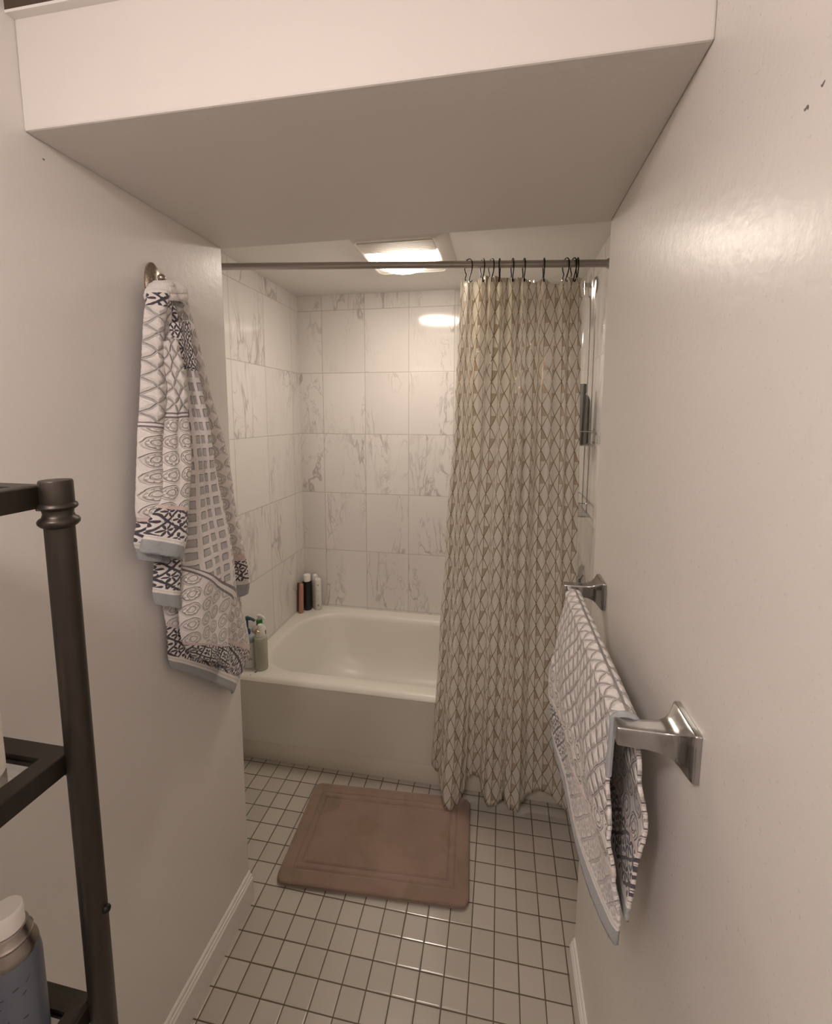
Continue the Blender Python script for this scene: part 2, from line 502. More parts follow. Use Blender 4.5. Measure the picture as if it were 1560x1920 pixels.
while y < .692:
    box(bm, (Lx0 + .042, y, ZL - .0045), (Lx1 - .052, y + .0045, ZL + .0002)); y += .0092
lt.part('grille', bm, M_plastic)
bm = bmesh.new(); rows = []
x0, x1, y0, y1 = Lx0 + .040, Lx1 - .050, .700, .955
nx, ny = 20, 20
for j in range(ny + 1):
    t = j / ny; row = []
    for i in range(nx + 1):
        s = i / nx
        sag = .033 * (1 - (2*s - 1)**2) ** .9 * (1 - (2*t - 1)**2) ** .8 if 0 < s < 1 and 0 < t < 1 else 0
        far = (-.005 - (.77 if s < .35 else .345) * (s - .35) ** 2) * t
        row.append((lerp(x0, x1, s), lerp(y0, y1, t) + far, ZL - .0008 - sag))
    rows.append(row)
sheet(bm, rows); lt.part('lens', bm, M_lens, 'bright lit lens')

# lamp of the passage, out of the frame behind the camera
gl = Thing('ceiling_lamp', 'round glass ceiling lamp behind the camera', 'ceiling lamp', (-.40, -1.42, 2.185))
bm = bmesh.new(); lathe(bm, [(0, 0), (.10, 0), (.10, -.03), (.09, -.035), (0, -.035)], (-.40, -1.42, 2.185), 32); gl.part('lamp_base', bm, M_chrome)
bm = bmesh.new(); lathe(bm, [(.085, -.036), (.095, -.06), (.088, -.10), (.06, -.13), (0, -.142)], (-.40, -1.42, 2.185), 32); gl.part('glass_shade', bm, M_globe)

# ------------------------------------------------------------------ curtain rod, hooks, curtain and liner
RA, RB = Vector((XA, .60, 2.1265)), Vector((XB, .675, 2.0805))
def rod_at(x): return RA.lerp(RB, (x - XA) / (XB - XA))
rod = Thing('curtain_rod', 'brushed metal shower curtain rod spanning the tub alcove', 'curtain rod', tuple(rod_at(-.4)))
d = (RB - RA).normalized()
bm = bmesh.new(); tube(bm, [RA + d*.002, RB - d*.002], .0130, 20); rod.part('pole', bm, M_nickel)
for nm, p, s in (('end', RA, 1), ('end', RB, -1)):
    bm = bmesh.new(); lathe(bm, [(0, .0), (.024, .0), (.024, .006), (.018, .014), (.0155, .022), (.0131, .024)], p + d * s * .001, 24, axis=d * s); rod.part('wall_flange', bm, M_nickel)

# the hook: wire over the rod, ending in a small crook that carries the cloth
def hook_bm(scale=1.):
    bm = bmesh.new()
    pts = [(0, -.020, -.058), (0, -.014, -.064), (0, -.006, -.058), (0, -.009, -.044), (0, -.017, -.026), (0, -.0200, -.006), (0, -.0165, .009), (0, -.007, .0175), (0, .005, .0175), (0, .0155, .009), (0, .0185, -.006), (0, .0150, -.022), (0, .010, -.034), (0, .0145, -.046), (0, .0125, -.052)]
    tube(bm, spline(pts, 5), .0021, 8)
    lathe(bm, [(0, -.0028), (.0026, -.001), (.0026, .001), (0, .0028)], (0, .0125, -.0525), 10)
    return bm
HX = [-.150, -.099, -.067, -.036, .009, .050, .120, .196, .222, .236]
HA = [52, 28, 34, -6, 14, 12, 3, 30, 24, 4]
HL = ['first black wire curtain hook from the left, twisted round at the loose curtain corner', 'second black wire curtain hook from the left on the rod', 'third black wire curtain hook from the left, close beside the fourth',
      'fourth black wire curtain hook from the left, seen edge on', 'fifth black wire curtain hook from the left, edge on above a dark fold', 'sixth black wire curtain hook from the left, left of the wide gap',
      'black wire curtain hook standing alone at the middle of the wide gap', 'black wire curtain hook right of the wide gap, third from the right', 'second black wire curtain hook from the right end of the curtain', 'rightmost black wire curtain hook at the end of the curtain']
proto = None
for i, (x, a, lb) in enumerate(zip(HX, HA, HL)):
    p = rod_at(x)
    if proto is None:
        proto = o = link('curtain_hook', hook_bm(), M_blackwire)
    else:
        o = proto.copy(); COL.objects.link(o)
    o.location = p; o.rotation_euler = (0, 0, math.radians(a)); tag(o, lb, 'curtain hook', 'hooks on the shower curtain rod')

# curtain: s runs across, t down
NS, NT = 300, 110
XTOP = [(0, -.176), (.25, -.191), (.5, -.217), (.72, -.238), (.88, -.252), (1., -.264)]
XRGT = [(0, .256), (.5, .270), (.72, .285), (1., .300)]
KN = [0.] + [(h + .176) / .432 for h in HX[1:9]] + [1.]            # hook places across the top
def wave(s, t):
    """depth of the folds; negative towards the camera"""
    tt = min(1, t * 1.15)
    # top: one fold per hook gap, hooks at the back of each fold
    for a, b in zip(KN, KN[1:]):
        if a <= s <= b: q = (s - a) / (b - a); w = b - a; break
    top = -math.sin(PI * q) ** 2 * min(.030, .25 * w + .004)
    ph = s * 9.3 + .35 * math.sin(s * 7 + 1.2)
    mid = .0125 * math.cos(2*PI*ph) * (.75 + .4 * math.sin(s * 11 + 2)) + .010 * math.cos(2*PI*(s * 4.1 + .2))
    # bottom: four lobes and a last hollow wave
    low = interp([(0, .018), (.05, .012), (.085, -.03), (.12, -.065), (.165, -.075), (.205, -.055), (.24, -.01), (.27, .022), (.34, .024), (.375, .0), (.41, -.022), (.465, -.022), (.50, -.004), (.515, .012), (.53, -.004), (.56, -.02), (.61, -.022), (.645, -.008), (.70, .008), (.80, .012), (.88, .0), (.95, -.014), (1., -.006)], s)
    k1 = max(0, 1 - t / .35); k1 = k1*k1*(3 - 2*k1)
    k3 = max(0, (t - .35) / .65); k3 = k3 ** 1.3
    return top * k1 + mid * (1 - k1) * (1 - .62 * k3) + low * k3
TOPZ = 2.052
def top_z(s):
    for i, (a, b) in enumerate(zip(KN, KN[1:])):
        if a <= s <= b: q = (s - a) / (b - a); w = (b - a) * .432; break
    sag = min(.055, max(0, w - .028) * .62) * math.sin(PI * q) ** 1.4
    return lerp(2.054, 2.032, s) - sag - (.012 * (1 - s / .06) if s < .06 else 0)
HEM = [(0, .115), (.045, .110), (.075, .085), (.095, .05), (.12, .030), (.16, .0235), (.20, .030), (.235, .05), (.26, .09), (.30, .11), (.345, .10), (.37, .05), (.40, .022), (.46, .018), (.50, .035), (.515, .06), (.53, .032), (.56, .016), (.61, .018), (.645, .045), (.69, .075), (.76, .095), (.83, .085), (.90, .05), (.96, .03), (1., .04)]
BASE = [(0, .652), (.5, .628), (.78, .592), (1., .572)]
g = []; 
for j in range(NT + 1):
    t = j / NT; row = []
    for i in range(NS + 1):
        s = i / NS
        zt, zb = top_z(s), interp(HEM, s)
        z = lerp(zt, zb, t)
        x = lerp(interp(XTOP, t), interp(XRGT, t), s)
        x += .008 * math.sin(2*PI*(s * 9.3 + .25)) * (1 - t) * min(1, t * 6) * min(1, s * 8) * min(1, (1 - s) * 8)
        yb = interp(BASE, t)
        y = yb + wave(s, t) + .02 * (1 - t) * (s - .3)
        if s < .04: y += (.04 - s) * .5 * t
        if z < .41: y = min(y, YT - .008)
        row.append(Vector((x, y, z)))
    g.append(row)
# cloth coordinates from the arc length of a middle row
acc = [0.]; rowm = g[int(NT * .5)]
rowb = g[int(NT * .9)]
for i in range(NS): acc.append(acc[-1] + .5 * (rowm[i + 1] - rowm[i]).length + .5 * (rowb[i + 1] - rowb[i]).length)
uvg = [[(acc[i] + .012, p.z) for i, p in enumerate(row)] for row in g]
bm = sheet(bmesh.new(), g, {'flat': uvg})
cur = Thing('shower_curtain', 'cream shower curtain printed with gold diamonds hanging outside the tub', 'shower curtain', (.04, .62, .02))
o = cur.part('cloth', bm, M_curtain, auto=False); solid(o, .0012)

lin = Thing('curtain_liner', 'clear vinyl shower liner hanging inside the tub behind the printed curtain', 'shower liner', (.08, .71, .42))
g = []; NL = 160
for j in range(61):
    t = j / 60; row = []
    for i in range(NL + 1):
        s = i / NL
        x = lerp(lerp(-.198, -.215, t), lerp(.350, .342, t), s)
        dz = 0.
        ph = s * 13 + .4 * math.sin(s * 9)
        y = .715 + lerp(-.012, .03, t) + (.012 + .006 * math.sin(s * 17)) * math.cos(2*PI*ph) + .006 * math.sin(2*PI*(s * 3 + t * 1.3))
        z = lerp(2.058 - .02 * s - .012 * abs(math.sin(PI * s * 10)), .415, t)
        row.append((x, y, z))
    g.append(row)
o = lin.part('vinyl_sheet', sheet(bmesh.new(), g), M_liner); 

# ------------------------------------------------------------------ robe hook and bath towel on the left wall
hk = Thing('wall_hook', 'oval brushed metal robe hook on the left wall carrying the bath towel', 'wall hook', (XL, -.172, 1.832))
bm = bmesh.new(); loops = []
for ins, d in ((0, .0005), (0, .004), (.003, .0075), (.008, .0105), (.015, .012)):
    loops.append([Vector((XL + d, -.172 + (.0235 - ins) * math.cos(a), 1.826 + (.047 - ins * 1.3) * math.sin(a))) for a in [2*PI*k/32 for k in range(32)]])
loft(bm, loops, True, True); hk.part('backplate', bm, M_hook)
bm = bmesh.new()
pr = spline([(XL + .008, -.172, 1.806), (XL + .018, -.172, 1.799), (XL + .027, -.172, 1.806), (XL + .029, -.173, 1.820), (XL + .027, -.174, 1.834)], 6)
tube(bm, pr, [.0075 - .0025 * i / (len(pr) - 1) for i in range(len(pr))], 14)
hk.part('prong', bm, M_hook)
bm = bmesh.new(); bmesh.ops.create_uvsphere(bm, u_segments=18, v_segments=12, radius=.0085, matrix=Matrix.Translation((XL + .026, -.174, 1.839))); hk.part('knob', bm, M_hook)

TOWEL = {
  'lowest': (0.03, 0, [
    ((-0.762, -0.185, 1.749), (-0.762, -0.140, 1.758), 0.94),
    ((-0.762, -0.202, 1.519), (-0.762, -0.113, 1.517), 0.6),
    ((-0.762, -0.214, 1.283), (-0.762, -0.014, 1.215), 0.3),
    ((-0.762, -0.217, 1.124), (-0.762, 0.070, 1.001), 0.17),
    ((-0.762, -0.211, 1.067), (-0.762, 0.105, 0.830), 0.115),
    ((-0.762, -0.211, 0.998), (-0.762, 0.045, 0.780), 0.045),
    ((-0.762, -0.211, 0.986), (-0.762, 0.031, 0.769), 0.03),
    ((-0.762, -0.206, 0.963), (-0.762, 0.012, 0.754), 0),
  ]),
  'second': (0.03, 0, [
    ((-0.752, -0.210, 1.722), (-0.752, -0.171, 1.729), 0.6),
    ((-0.752, -0.233, 1.463), (-0.752, -0.152, 1.457), 0.3),
    ((-0.752, -0.242, 1.238), (-0.752, -0.170, 1.211), 0.115),
    ((-0.752, -0.250, 1.175), (-0.752, -0.177, 1.129), 0.045),
    ((-0.752, -0.252, 1.166), (-0.752, -0.176, 1.117), 0.03),
    ((-0.752, -0.247, 1.135), (-0.752, -0.175, 1.080), 0),
  ]),
  'left': (0.03, 0, [
    ((-0.744, -0.221, 1.800), (-0.744, -0.167, 1.814), 1.1),
    ((-0.744, -0.224, 1.792), (-0.744, -0.173, 1.805), 1.05),
    ((-0.744, -0.229, 1.767), (-0.744, -0.180, 1.775), 0.95),
    ((-0.744, -0.236, 1.738), (-0.744, -0.183, 1.749), 0.9),
    ((-0.744, -0.249, 1.651), (-0.744, -0.185, 1.658), 0.6),
    ((-0.744, -0.267, 1.532), (-0.744, -0.194, 1.525), 0.33),
    ((-0.744, -0.270, 1.521), (-0.744, -0.195, 1.513), 0.3),
    ((-0.744, -0.281, 1.435), (-0.744, -0.196, 1.425), 0.22),
    ((-0.744, -0.291, 1.354), (-0.744, -0.207, 1.331), 0.13),
    ((-0.744, -0.289, 1.330), (-0.744, -0.222, 1.304), 0.115),
    ((-0.744, -0.300, 1.291), (-0.744, -0.232, 1.265), 0.045),
    ((-0.744, -0.296, 1.278), (-0.744, -0.233, 1.247), 0.03),
    ((-0.744, -0.293, 1.249), (-0.744, -0.235, 1.222), 0),
  ]),
  'inner': (0.015, 0, [
    ((-0.739, -0.194, 1.782), (-0.739, -0.163, 1.785), 1.05),
    ((-0.739, -0.193, 1.725), (-0.739, -0.147, 1.733), 1.02),
    ((-0.739, -0.191, 1.635), (-0.739, -0.138, 1.640), 0.96),
  ]),
  'front': (0.035, 0, [
    ((-0.724, -0.218, 1.698), (-0.724, -0.193, 1.713), 0.6),
    ((-0.724, -0.219, 1.632), (-0.724, -0.184, 1.635), 0.46),
    ((-0.724, -0.221, 1.582), (-0.724, -0.176, 1.584), 0.38),
    ((-0.724, -0.229, 1.545), (-0.724, -0.178, 1.550), 0.32),
    ((-0.724, -0.231, 1.538), (-0.724, -0.178, 1.543), 0.3),
    ((-0.724, -0.244, 1.454), (-0.724, -0.182, 1.448), 0.24),
    ((-0.724, -0.260, 1.383), (-0.724, -0.188, 1.364), 0.14),
    ((-0.724, -0.274, 1.355), (-0.724, -0.191, 1.328), 0.115),
    ((-0.724, -0.293, 1.302), (-0.724, -0.203, 1.259), 0.045),
    ((-0.724, -0.302, 1.295), (-0.724, -0.207, 1.249), 0.03),
    ((-0.724, -0.310, 1.271), (-0.724, -0.217, 1.224), 0),
  ]),
  'middle': (0.035, 1, [
    ((-0.729, -0.198, 1.739), (-0.729, -0.151, 1.755), 1.05),
    ((-0.729, -0.186, 1.646), (-0.729, -0.133, 1.640), 0.95),
    ((-0.729, -0.177, 1.566), (-0.729, -0.119, 1.567), 0.8),
    ((-0.729, -0.180, 1.459), (-0.729, -0.093, 1.452), 0.65),
    ((-0.729, -0.188, 1.340), (-0.729, -0.056, 1.313), 0.5),
    ((-0.729, -0.198, 1.225), (-0.729, -0.021, 1.183), 0.36),
    ((-0.729, -0.196, 1.209), (-0.729, -0.010, 1.068), 0.325),
    ((-0.729, -0.197, 1.198), (-0.729, -0.026, 1.045), 0.3),
    ((-0.729, -0.207, 1.115), (-0.729, -0.053, 0.997), 0.2),
    ((-0.729, -0.203, 1.034), (-0.729, -0.064, 0.951), 0.125),
    ((-0.729, -0.186, 1.001), (-0.729, -0.066, 0.918), 0.09),
    ((-0.729, -0.161, 0.968), (-0.729, -0.071, 0.881), 0.05),
  ]),
  'right': (0.025, 0, [
    ((-0.754, -0.148, 1.823), (-0.754, -0.114, 1.828), 0.3),
    ((-0.754, -0.123, 1.762), (-0.754, -0.096, 1.767), 0.28),
    ((-0.754, -0.112, 1.691), (-0.754, -0.075, 1.696), 0.26),
    ((-0.754, -0.095, 1.568), (-0.754, -0.031, 1.569), 0.24),
    ((-0.754, -0.075, 1.450), (-0.754, 0.013, 1.443), 0.2),
    ((-0.754, -0.045, 1.309), (-0.754, 0.045, 1.299), 0.17),
    ((-0.754, -0.008, 1.200), (-0.754, 0.070, 1.185), 0.13),
    ((-0.754, 0.014, 1.145), (-0.754, 0.080, 1.134), 0.115),
    ((-0.754, 0.024, 1.083), (-0.754, 0.090, 1.075), 0.045),
    ((-0.754, 0.029, 1.074), (-0.754, 0.094, 1.060), 0.03),
    ((-0.754, 0.038, 1.029), (-0.754, 0.087, 1.038), 0),
  ]),
  'loop': (0.036, 0, [
    ((-0.754, -0.188, 1.825), (-0.754, -0.160, 1.833), 1.2),
    ((-0.754, -0.203, 1.815), (-0.754, -0.141, 1.831), 1.2),
    ((-0.754, -0.214, 1.803), (-0.754, -0.121, 1.823), 1.2),
    ((-0.754, -0.221, 1.789), (-0.754, -0.119, 1.807), 1.2),
    ((-0.754, -0.218, 1.783), (-0.754, -0.134, 1.795), 1.2),
  ]),
}

tw = Thing('bath_towel', 'patterned white bath towel with navy flower borders hanging in folds from the wall hook', 'towel', (XL + .03, -.15, .76))
HOOKP = Vector((XL + .030, -.168, 1.800))
TERRY = bpy.data.textures.new('terry_pile', 'CLOUDS'); TERRY.noise_scale = .006; TERRY.noise_depth = 2
def fuzz(o, k=.0030):
    d = o.modifiers.new('pile', 'DISPLACE'); d.texture = TERRY; d.texture_coords = 'LOCAL'; d.strength = k; d.mid_level = .5
for key, (bulge, ty, rows) in TOWEL.items():
    nu = 26; R = [(Vector(a), Vector(b), v) for a, b, v in rows]
    seg = [0.]
    for (a, b, _), (c, d, _) in zip(R, R[1:]): seg.append(seg[-1] + (((a + b) - (c + d)) * .5).length)
    tot = seg[-1]; n = max(12, int(tot / .008)); W = sum((b - a).length for a, b, _ in R[len(R)//2:]) / (len(R) - len(R)//2) * 1.25
    dense = sorted(set([round(tot * k / n, 5) for k in range(n + 1)] + [round(q, 5) for q in seg]))
    def smoothpt(k, t):
        """monotone-ish smooth boundary between rows"""
        j = max(0, min(len(R) - 2, next((i for i in range(len(seg) - 1) if t <= seg[i + 1] + 1e-6), len(seg) - 2)))
        f = (t - seg[j]) / max(1e-6, seg[j + 1] - seg[j])
        p0, p1 = R[j][k], R[j + 1][k]
        m = lambda q: ((R[min(q + 1, len(R) - 1)][k] - R[max(q - 1, 0)][k]) / max(1e-4, seg[min(q + 1, len(R) - 1)] - seg[max(q - 1, 0)]))
        h = seg[j + 1] - seg[j]; m0, m1 = m(j) * h, m(j + 1) * h
        f2, f3 = f*f, f*f*f
        return p0 * (2*f3 - 3*f2 + 1) + m0 * (f3 - 2*f2 + f) + p1 * (-2*f3 + 3*f2) + m1 * (f3 - f2), lerp(R[j][2], R[j + 1][2], f)
    grid, zone, pat = [], [], []
    rnd = random.Random(hash(key) % 97 if False else len(key) * 13 + ty)
    ph = rnd.random() * 6
    for t in dense:
        a, v = smoothpt(0, t); b, _ = smoothpt(1, t)
        k = t / tot; row, zr, pr_ = [], [], []
        w = (b - a).length
        grow = min(1, .35 + w / .11)
        for i in range(nu + 1):
            u = i / nu
            p = a.lerp(b, u)
            sh = (1 - abs(2*u - 1) ** 2.6) ** .62
            fold = .16 * math.sin(2*PI*(u * 1.5 + .12 * math.sin(k * 5 + ph)) + ph) * math.sin(PI * u)
            x = bulge * grow * (sh + fold) + .003 * math.sin(k * 17 + ph + u * 4) * math.sin(PI * u)
            row.append(p + Vector((x, 0, 0)))
            zr.append((v, ty)); pr_.append((u * W, p.z))
        grid.append(row); zone.append(zr); pat.append(pr_)
    bm = sheet(bmesh.new(), grid, {'zone': zone, 'pat': pat})
    o = tw.part({'loop': 'gathered_top'}.get(key, 'towel_fold'), bm, M_towel, auto=False)
    solid(o, .007, -1.)
    md = o.modifiers.new('soft', 'SUBSURF'); md.levels = 1; md.render_levels = 1; fuzz(o)

# ------------------------------------------------------------------ towel bar and hand towel on the right wall
tb = Thing('towel_bar', 'square chrome towel bar on the right wall with two flared posts', 'towel bar', (XR, -.255, 1.14))
def post(y, z):
    bm = bmesh.new(); loops = []
    for d, hy, hz, dz in ((.0005, .034, .031, 0), (.006, .034, .031, 0), (.008, .033, .030, 0), (.011, .0290, .0275, 0), (.017, .0215, .0215, .0005), (.024, .0165, .0170, .001), (.033, .0135, .0145, .0015), (.050, .0120, .0130, .002), (.0835, .0115, .0125, .0025), (.0860, .0108, .0118, .0025)):
        L = rrect(y - hy, y + hy, z + dz - hz, z + dz + hz, .0022, 0, 3, 4)
        loops.append([Vector((XR - d, p.x, p.y)) for p in L])
    loft(bm, loops, True, True); tb.part('bracket', bm, M_chrome)
PN, PF = -.500, -.022
post(PN, 1.1465); post(PF, 1.1465)
tb.part('bar', B((XR - .0805, PN + .006, 1.1390), (XR - .0615, PF - .006, 1.1580), .0015), M_chrome)

ht = Thing('hand_towel', 'white hand towel draped over the chrome towel bar on the right wall', 'towel', (.15, -.28, .80))
YN, YFAR = -.487, -.070
BX0, BX1, BZT = XR - .0805, XR - .0615, 1.158
def ht_pt(yk, s):
    """yk 0 near .. 1 far; s from the front hem (0) over the bar (1 = crest) to the back hem (2)"""
    y = lerp(YN, YFAR, yk)
    zb = lerp(.828, .800, yk) - .028 * math.sin(PI * min(1, yk * 1.5)) if s < 1 else lerp(.862, .85, yk)
    hang = .026
    if s <= 1:
        t = s
        z = lerp(zb, BZT - .004, min(1, t / .93)) if t < .93 else 0
        fx = [(0, lerp(.154, .117, yk ** .6)), (.12, lerp(.158, .116, yk ** .7)), (.28, lerp(.150, .110, yk)), (.45, lerp(.138, .108, yk)), (.68, lerp(.129, .117, yk)), (.93, .1335)]
        x = interp(fx, t)
        fold = .0050 * math.sin(2*PI*(yk * 2.1 + (1 - t) * .9)) * math.sin(PI * min(1, t / .93)) 
        x += fold
        if t >= .93:
            q = (t - .93) / .07 * PI / 2
            x = BX0 + .0095 - (.0095 + .0062) * math.cos(q); z = BZT - .004 + .0105 * math.sin(q)
        # the near lower corner is pulled in
        y += .006 * math.sin(PI * t) * (1 - yk) - .004 * (1 - t) * (1 - yk)
    else:
        t = s - 1
        if t < .07:
            q = PI/2 + t / .07 * PI / 2
            x = BX1 - .0095 - (.0095 + .0050) * math.cos(q); z = BZT - .004 + .0105 * math.sin(q)
        else:
            u = (t - .07) / .93; z = lerp(BZT - .004, zb, u)
            x = interp([(0, BX1 + .005), (.25, .170), (.5, lerp(.182, .178, yk)), (.75, lerp(.172, .180, yk)), (1., lerp(.166, .176, yk))], u)
    return Vector((x, y, z))
NY, NSS = 60, 160
grid = [[ht_pt(i / NY, 2 * j / NSS) for i in range(NY + 1)] for j in range(NSS + 1)]
zone, pat = [], []
for j in range(NSS + 1):
    s = 2 * j / NSS; zr, pr_ = [], []
    dist = s * .345 if s <= 1 else (2 - s) * .30
    for i in range(NY + 1):
        v = dist * 1.5 if dist < .03 else .045 + (dist - .03) * 1.05
        if v > .125 and v < .19: v = .125 + (v - .125)
        if v >= .19: v = .34 + (v - .19)
        zr.append((v, -max(0, min(1, (1 - i / NY) * 2.2 - .35)) if s <= 1 else 0.)); pr_.append((lerp(YN, YFAR, i / NY) * 1.2, dist + (0 if s <= 1 else .5)))
    zone.append(zr); pat.append(pr_)
o = ht.part('cloth', sheet(bmesh.new(), grid, {'zone': zone, 'pat': pat}), M_towel, auto=False)
solid(o, .0055, 0.); fuzz(o, .0022)
# grey binding seen along the near edge at the bar
bm = bmesh.new(); pts = [ht_pt(0, s / 100) + Vector((0, -.001, 0)) for s in range(70, 106)]
tube(bm, pts, .0042, 8); ht.part('edge_binding', bm, M_hemgrey, 'grey binding at the near edge')

# ------------------------------------------------------------------ bath mat
bmw, bmd, ang = .638, .402, math.radians(3.4)
mt = Thing('bath_mat', 'dusty pink plush memory foam bath mat on the floor before the tub', 'bath mat', (-.4105, .3575, 0))
mt.o.rotation_euler = (0, 0, ang)
def mat_h(x, y):
    dx, dy = bmw/2 - abs(x), bmd/2 - abs(y); r = .03
    if dx < r and dy < r: e = r - math.hypot(r - dx, r - dy)
    else: e = min(dx, dy)
    h = .0215
    h -= .0042 * math.exp(-((e - .047) / .0035) ** 2) + .0050 * math.exp(-((e - .070) / .0040) ** 2)
    h += .0012 * math.exp(-((e - .058) / .008) ** 2)
    h -= .0045 * max(0, 1 - e / .022) ** 2
    h += .0009 * math.sin(x * 31 + 1.3) * math.sin(y * 27 + .4)
    return h
bm = bmesh.new(); loops = []
prof = [(.004, .001), (.000, .004), (-.001, .0075), (.0012, .0100), (.0024, .0108), (.0012, .0118), (.000, .0145), (.0022, .0172)]
for e, z in prof: loops.append([Vector((p.x, p.y, z)) for p in rrect(-bmw/2 + e, bmw/2 - e, -bmd/2 + e, bmd/2 - e, .03 - min(e, .02), 0, 8, 60)])
e = .0045
while e < .19:
    L = rrect(-bmw/2 + e, bmw/2 - e, -bmd/2 + e, bmd/2 - e, max(.002, .03 - e), 0, 8, 60)
    loops.append([Vector((p.x, p.y, mat_h(p.x, p.y))) for p in L]); e += .0022 if e < .085 else .008
loft(bm, loops, True, True)
o = link('plush_top', bm, M_mat, parent=mt.o)

# ------------------------------------------------------------------ metal shelf unit by the left wall
PX, PY, SY0 = -.450, -.698, -1.02
SX0 = -.752
sh = Thing('shelf_unit', 'dark pewter metal shelf unit with round posts against the left wall', 'shelf unit', ((PX + SX0)/2, (PY + SY0)/2, 0))
def sh_post(x, y):
    bm = bmesh.new(); r = .0127
    lathe(bm, [(0, .0), (.014, .0), (.015, .006), (.0135, .014), (r, .018), (r, 1.004 - .16), (r*1.001, .846), (r*.985, .847), (r*.985, .8485), (r, .8495), (r, 1.4345), (.0150, 1.4360), (.0172, 1.4385), (.0176, 1.4410), (.0165, 1.4432),
               (.0138, 1.4450), (.0126, 1.4485), (.0132, 1.4520), (.0158, 1.4535), (.0168, 1.4555), (.0160, 1.4580), (.0142, 1.4592), (.0141, 1.4800), (.0134, 1.4815), (0, 1.4818)], (x, y, 0), 36)
    return sh.part('post', bm, M_shelf)
for x in (PX, SX0):
    for y in (PY, SY0): sh_post(x, y)
def sh_shelf(zt):
    """zt: top of the frame; the glass lies a little lower"""
    x0, x1, y0, y1 = SX0 + .004, PX - .006, SY0 + .004, PY - .0005
    w, h = .020, .0215
    bm = bmesh.new()
    O = rrect(x0, x1, y0, y1, .0015, 0, 2, 3); I = rrect(x0 + w, x1 - w, y0 + w, y1 - w, .0012, 0, 2, 3); I2 = rrect(x0 + w + .006, x1 - w - .006, y0 + w + .006, y1 - w - .006, .0012, 0, 2, 3)
    P = lambda L, z: [Vector((p.x, p.y, z)) for p in L]
    loft(bm, [P(I2, zt - h), P(O, zt - h), P(O, zt - .001), P(rrect(x0 + .001, x1 - .001, y0 + .001, y1 - .001, .0012, 0, 2, 3), zt), P(I, zt), P(I, zt - .010), P(I2, zt - .010), P(I2, zt - h)])
    f = sh.part('shelf_frame', bm, M_shelf)
    g = sh.part('shelf_panel', B((x0 + w + .001, y0 + w + .001, zt - .0098), (x1 - w - .001, y1 - w - .001, zt - .0058)), M_shelfglass, 'clear glass shelf panel', parent=f)
    for x, y, sx in ((PX, PY, -1), (SX0, PY, 1)):
        box(bm := bmesh.new(), (x + sx * .0115 - .004, y - .010, zt - h - .004), (x + sx * .0115 + .004, y + .004, zt - .003), .001)
        sh.part('shelf_bracket', bm, M_shelf)
for z in (1.477, 1.195, .890, .55, .16): sh_shelf(z)
bm = bmesh.new(); lathe(bm, [(.0045, -.002), (.0045, .002), (.003, .0042), (0, .005)], (PX + .0118, PY + .003, 1.000), 14, axis=(1, .25, 0)); sh.part('bolt', bm, M_blackwire)

# things on the shelf
def label_on(t, parent, txt, size, c, nrm, mat, rot=0.):
    cu = bpy.data.curves.new('lettering', 'FONT'); cu.body = txt; cu.size = size; cu.align_x = 'CENTER'; cu.align_y = 'CENTER'; cu.extrude = .0002
    tmp = bpy.data.objects.new('lettering', cu); COL.objects.link(tmp)
    me = bpy.data.meshes.new_from_object(tmp.evaluated_get(bpy.context.evaluated_depsgraph_get()))
    bpy.data.objects.remove(tmp); bpy.data.curves.remove(cu)
    n = Vector(nrm).normalized(); r = Vector((0, 0, 1)).cross(n).normalized(); up = n.cross(r)
    M = Matrix((r, up, n)).transposed().to_4x4() @ Matrix.Rotation(rot, 4, 'Z'); M.translation = Vector(c) - Vector(t.base)
    me.transform(M); me.materials.clear(); me.materials.append(mat)
    o = bpy.data.objects.new('lettering', me); COL.objects.link(o); o.parent = parent or t.o; return o
M_ink = simple('dark_print', (.06, .06, .07), .5)
M_canblue = simple('can_blue_grey', (.145, .165, .205), .3, .25, var=.12, scale=35)
M_cansh = metal('can_shoulder', (.36, .32, .29), .25)
M_whitecap = simple('white_cap', (.86, .82, .77), .4)
CX, CY, CZ = -.5025, -.7452, .8843
KZ = .915
HZ = lambda P: [(r, h * KZ) for r, h in P]
can = Thing('spray_can', 'blue grey spray can with white cap on the lower glass shelf', 'spray can', (CX, CY, CZ))
bm = bmesh.new(); lathe(bm, HZ([(0, 0), (.0235, 0), (.0252, .002), (.0252, .106), (.0245, .114), (.0232, .121), (.0226, .1235)]), (CX, CY, CZ), 36); body = can.part('can_body', bm, M_canblue)
bm = bmesh.new(); lathe(bm, HZ([(.0228, .1230), (.0236, .1245), (.0228, .1300), (.0196, .1400), (.0201, .1412), (.0200, .1430), (.0180, .1450), (.0168, .1535), (.0160, .1550), (0, .1550)]), (CX, CY, CZ), 36); can.part('can_shoulder', bm, M_cansh, 'silver grey shoulder ring')
bm = bmesh.new(); lathe(bm, HZ([(.0142, .1540), (.0141, .1700), (.0137, .1768), (.0128, .1782), (.0, .1782)]), (CX, CY, CZ), 32); can.part('cap', bm, M_whitecap, 'white plastic cap')
nv = Vector((.62, -.78, 0)).normalized()
for k, (txt, dz, sz) in enumerate((('~ ~', .085, .012), ('/ ~', .072, .012), ('= = -', .045, .009), ('- = -', .037, .009))): pass
bm = bmesh.new()
for k in range(26):
    a0 = math.atan2(nv.y, nv.x) + random.uniform(-.9, .75); z0 = CZ + random.choice((.040, .047, .054, .078, .088)) + random.uniform(-.003, .003)
    da, dz = random.uniform(.06, .22), random.uniform(-.001, .006)
    q = [(CX + .0254 * math.cos(a0 + da * i / 4), CY + .0254 * math.sin(a0 + da * i / 4), z0 + dz * i / 4) for i in range(5)]
    tube(bm, q, .0005, 5)
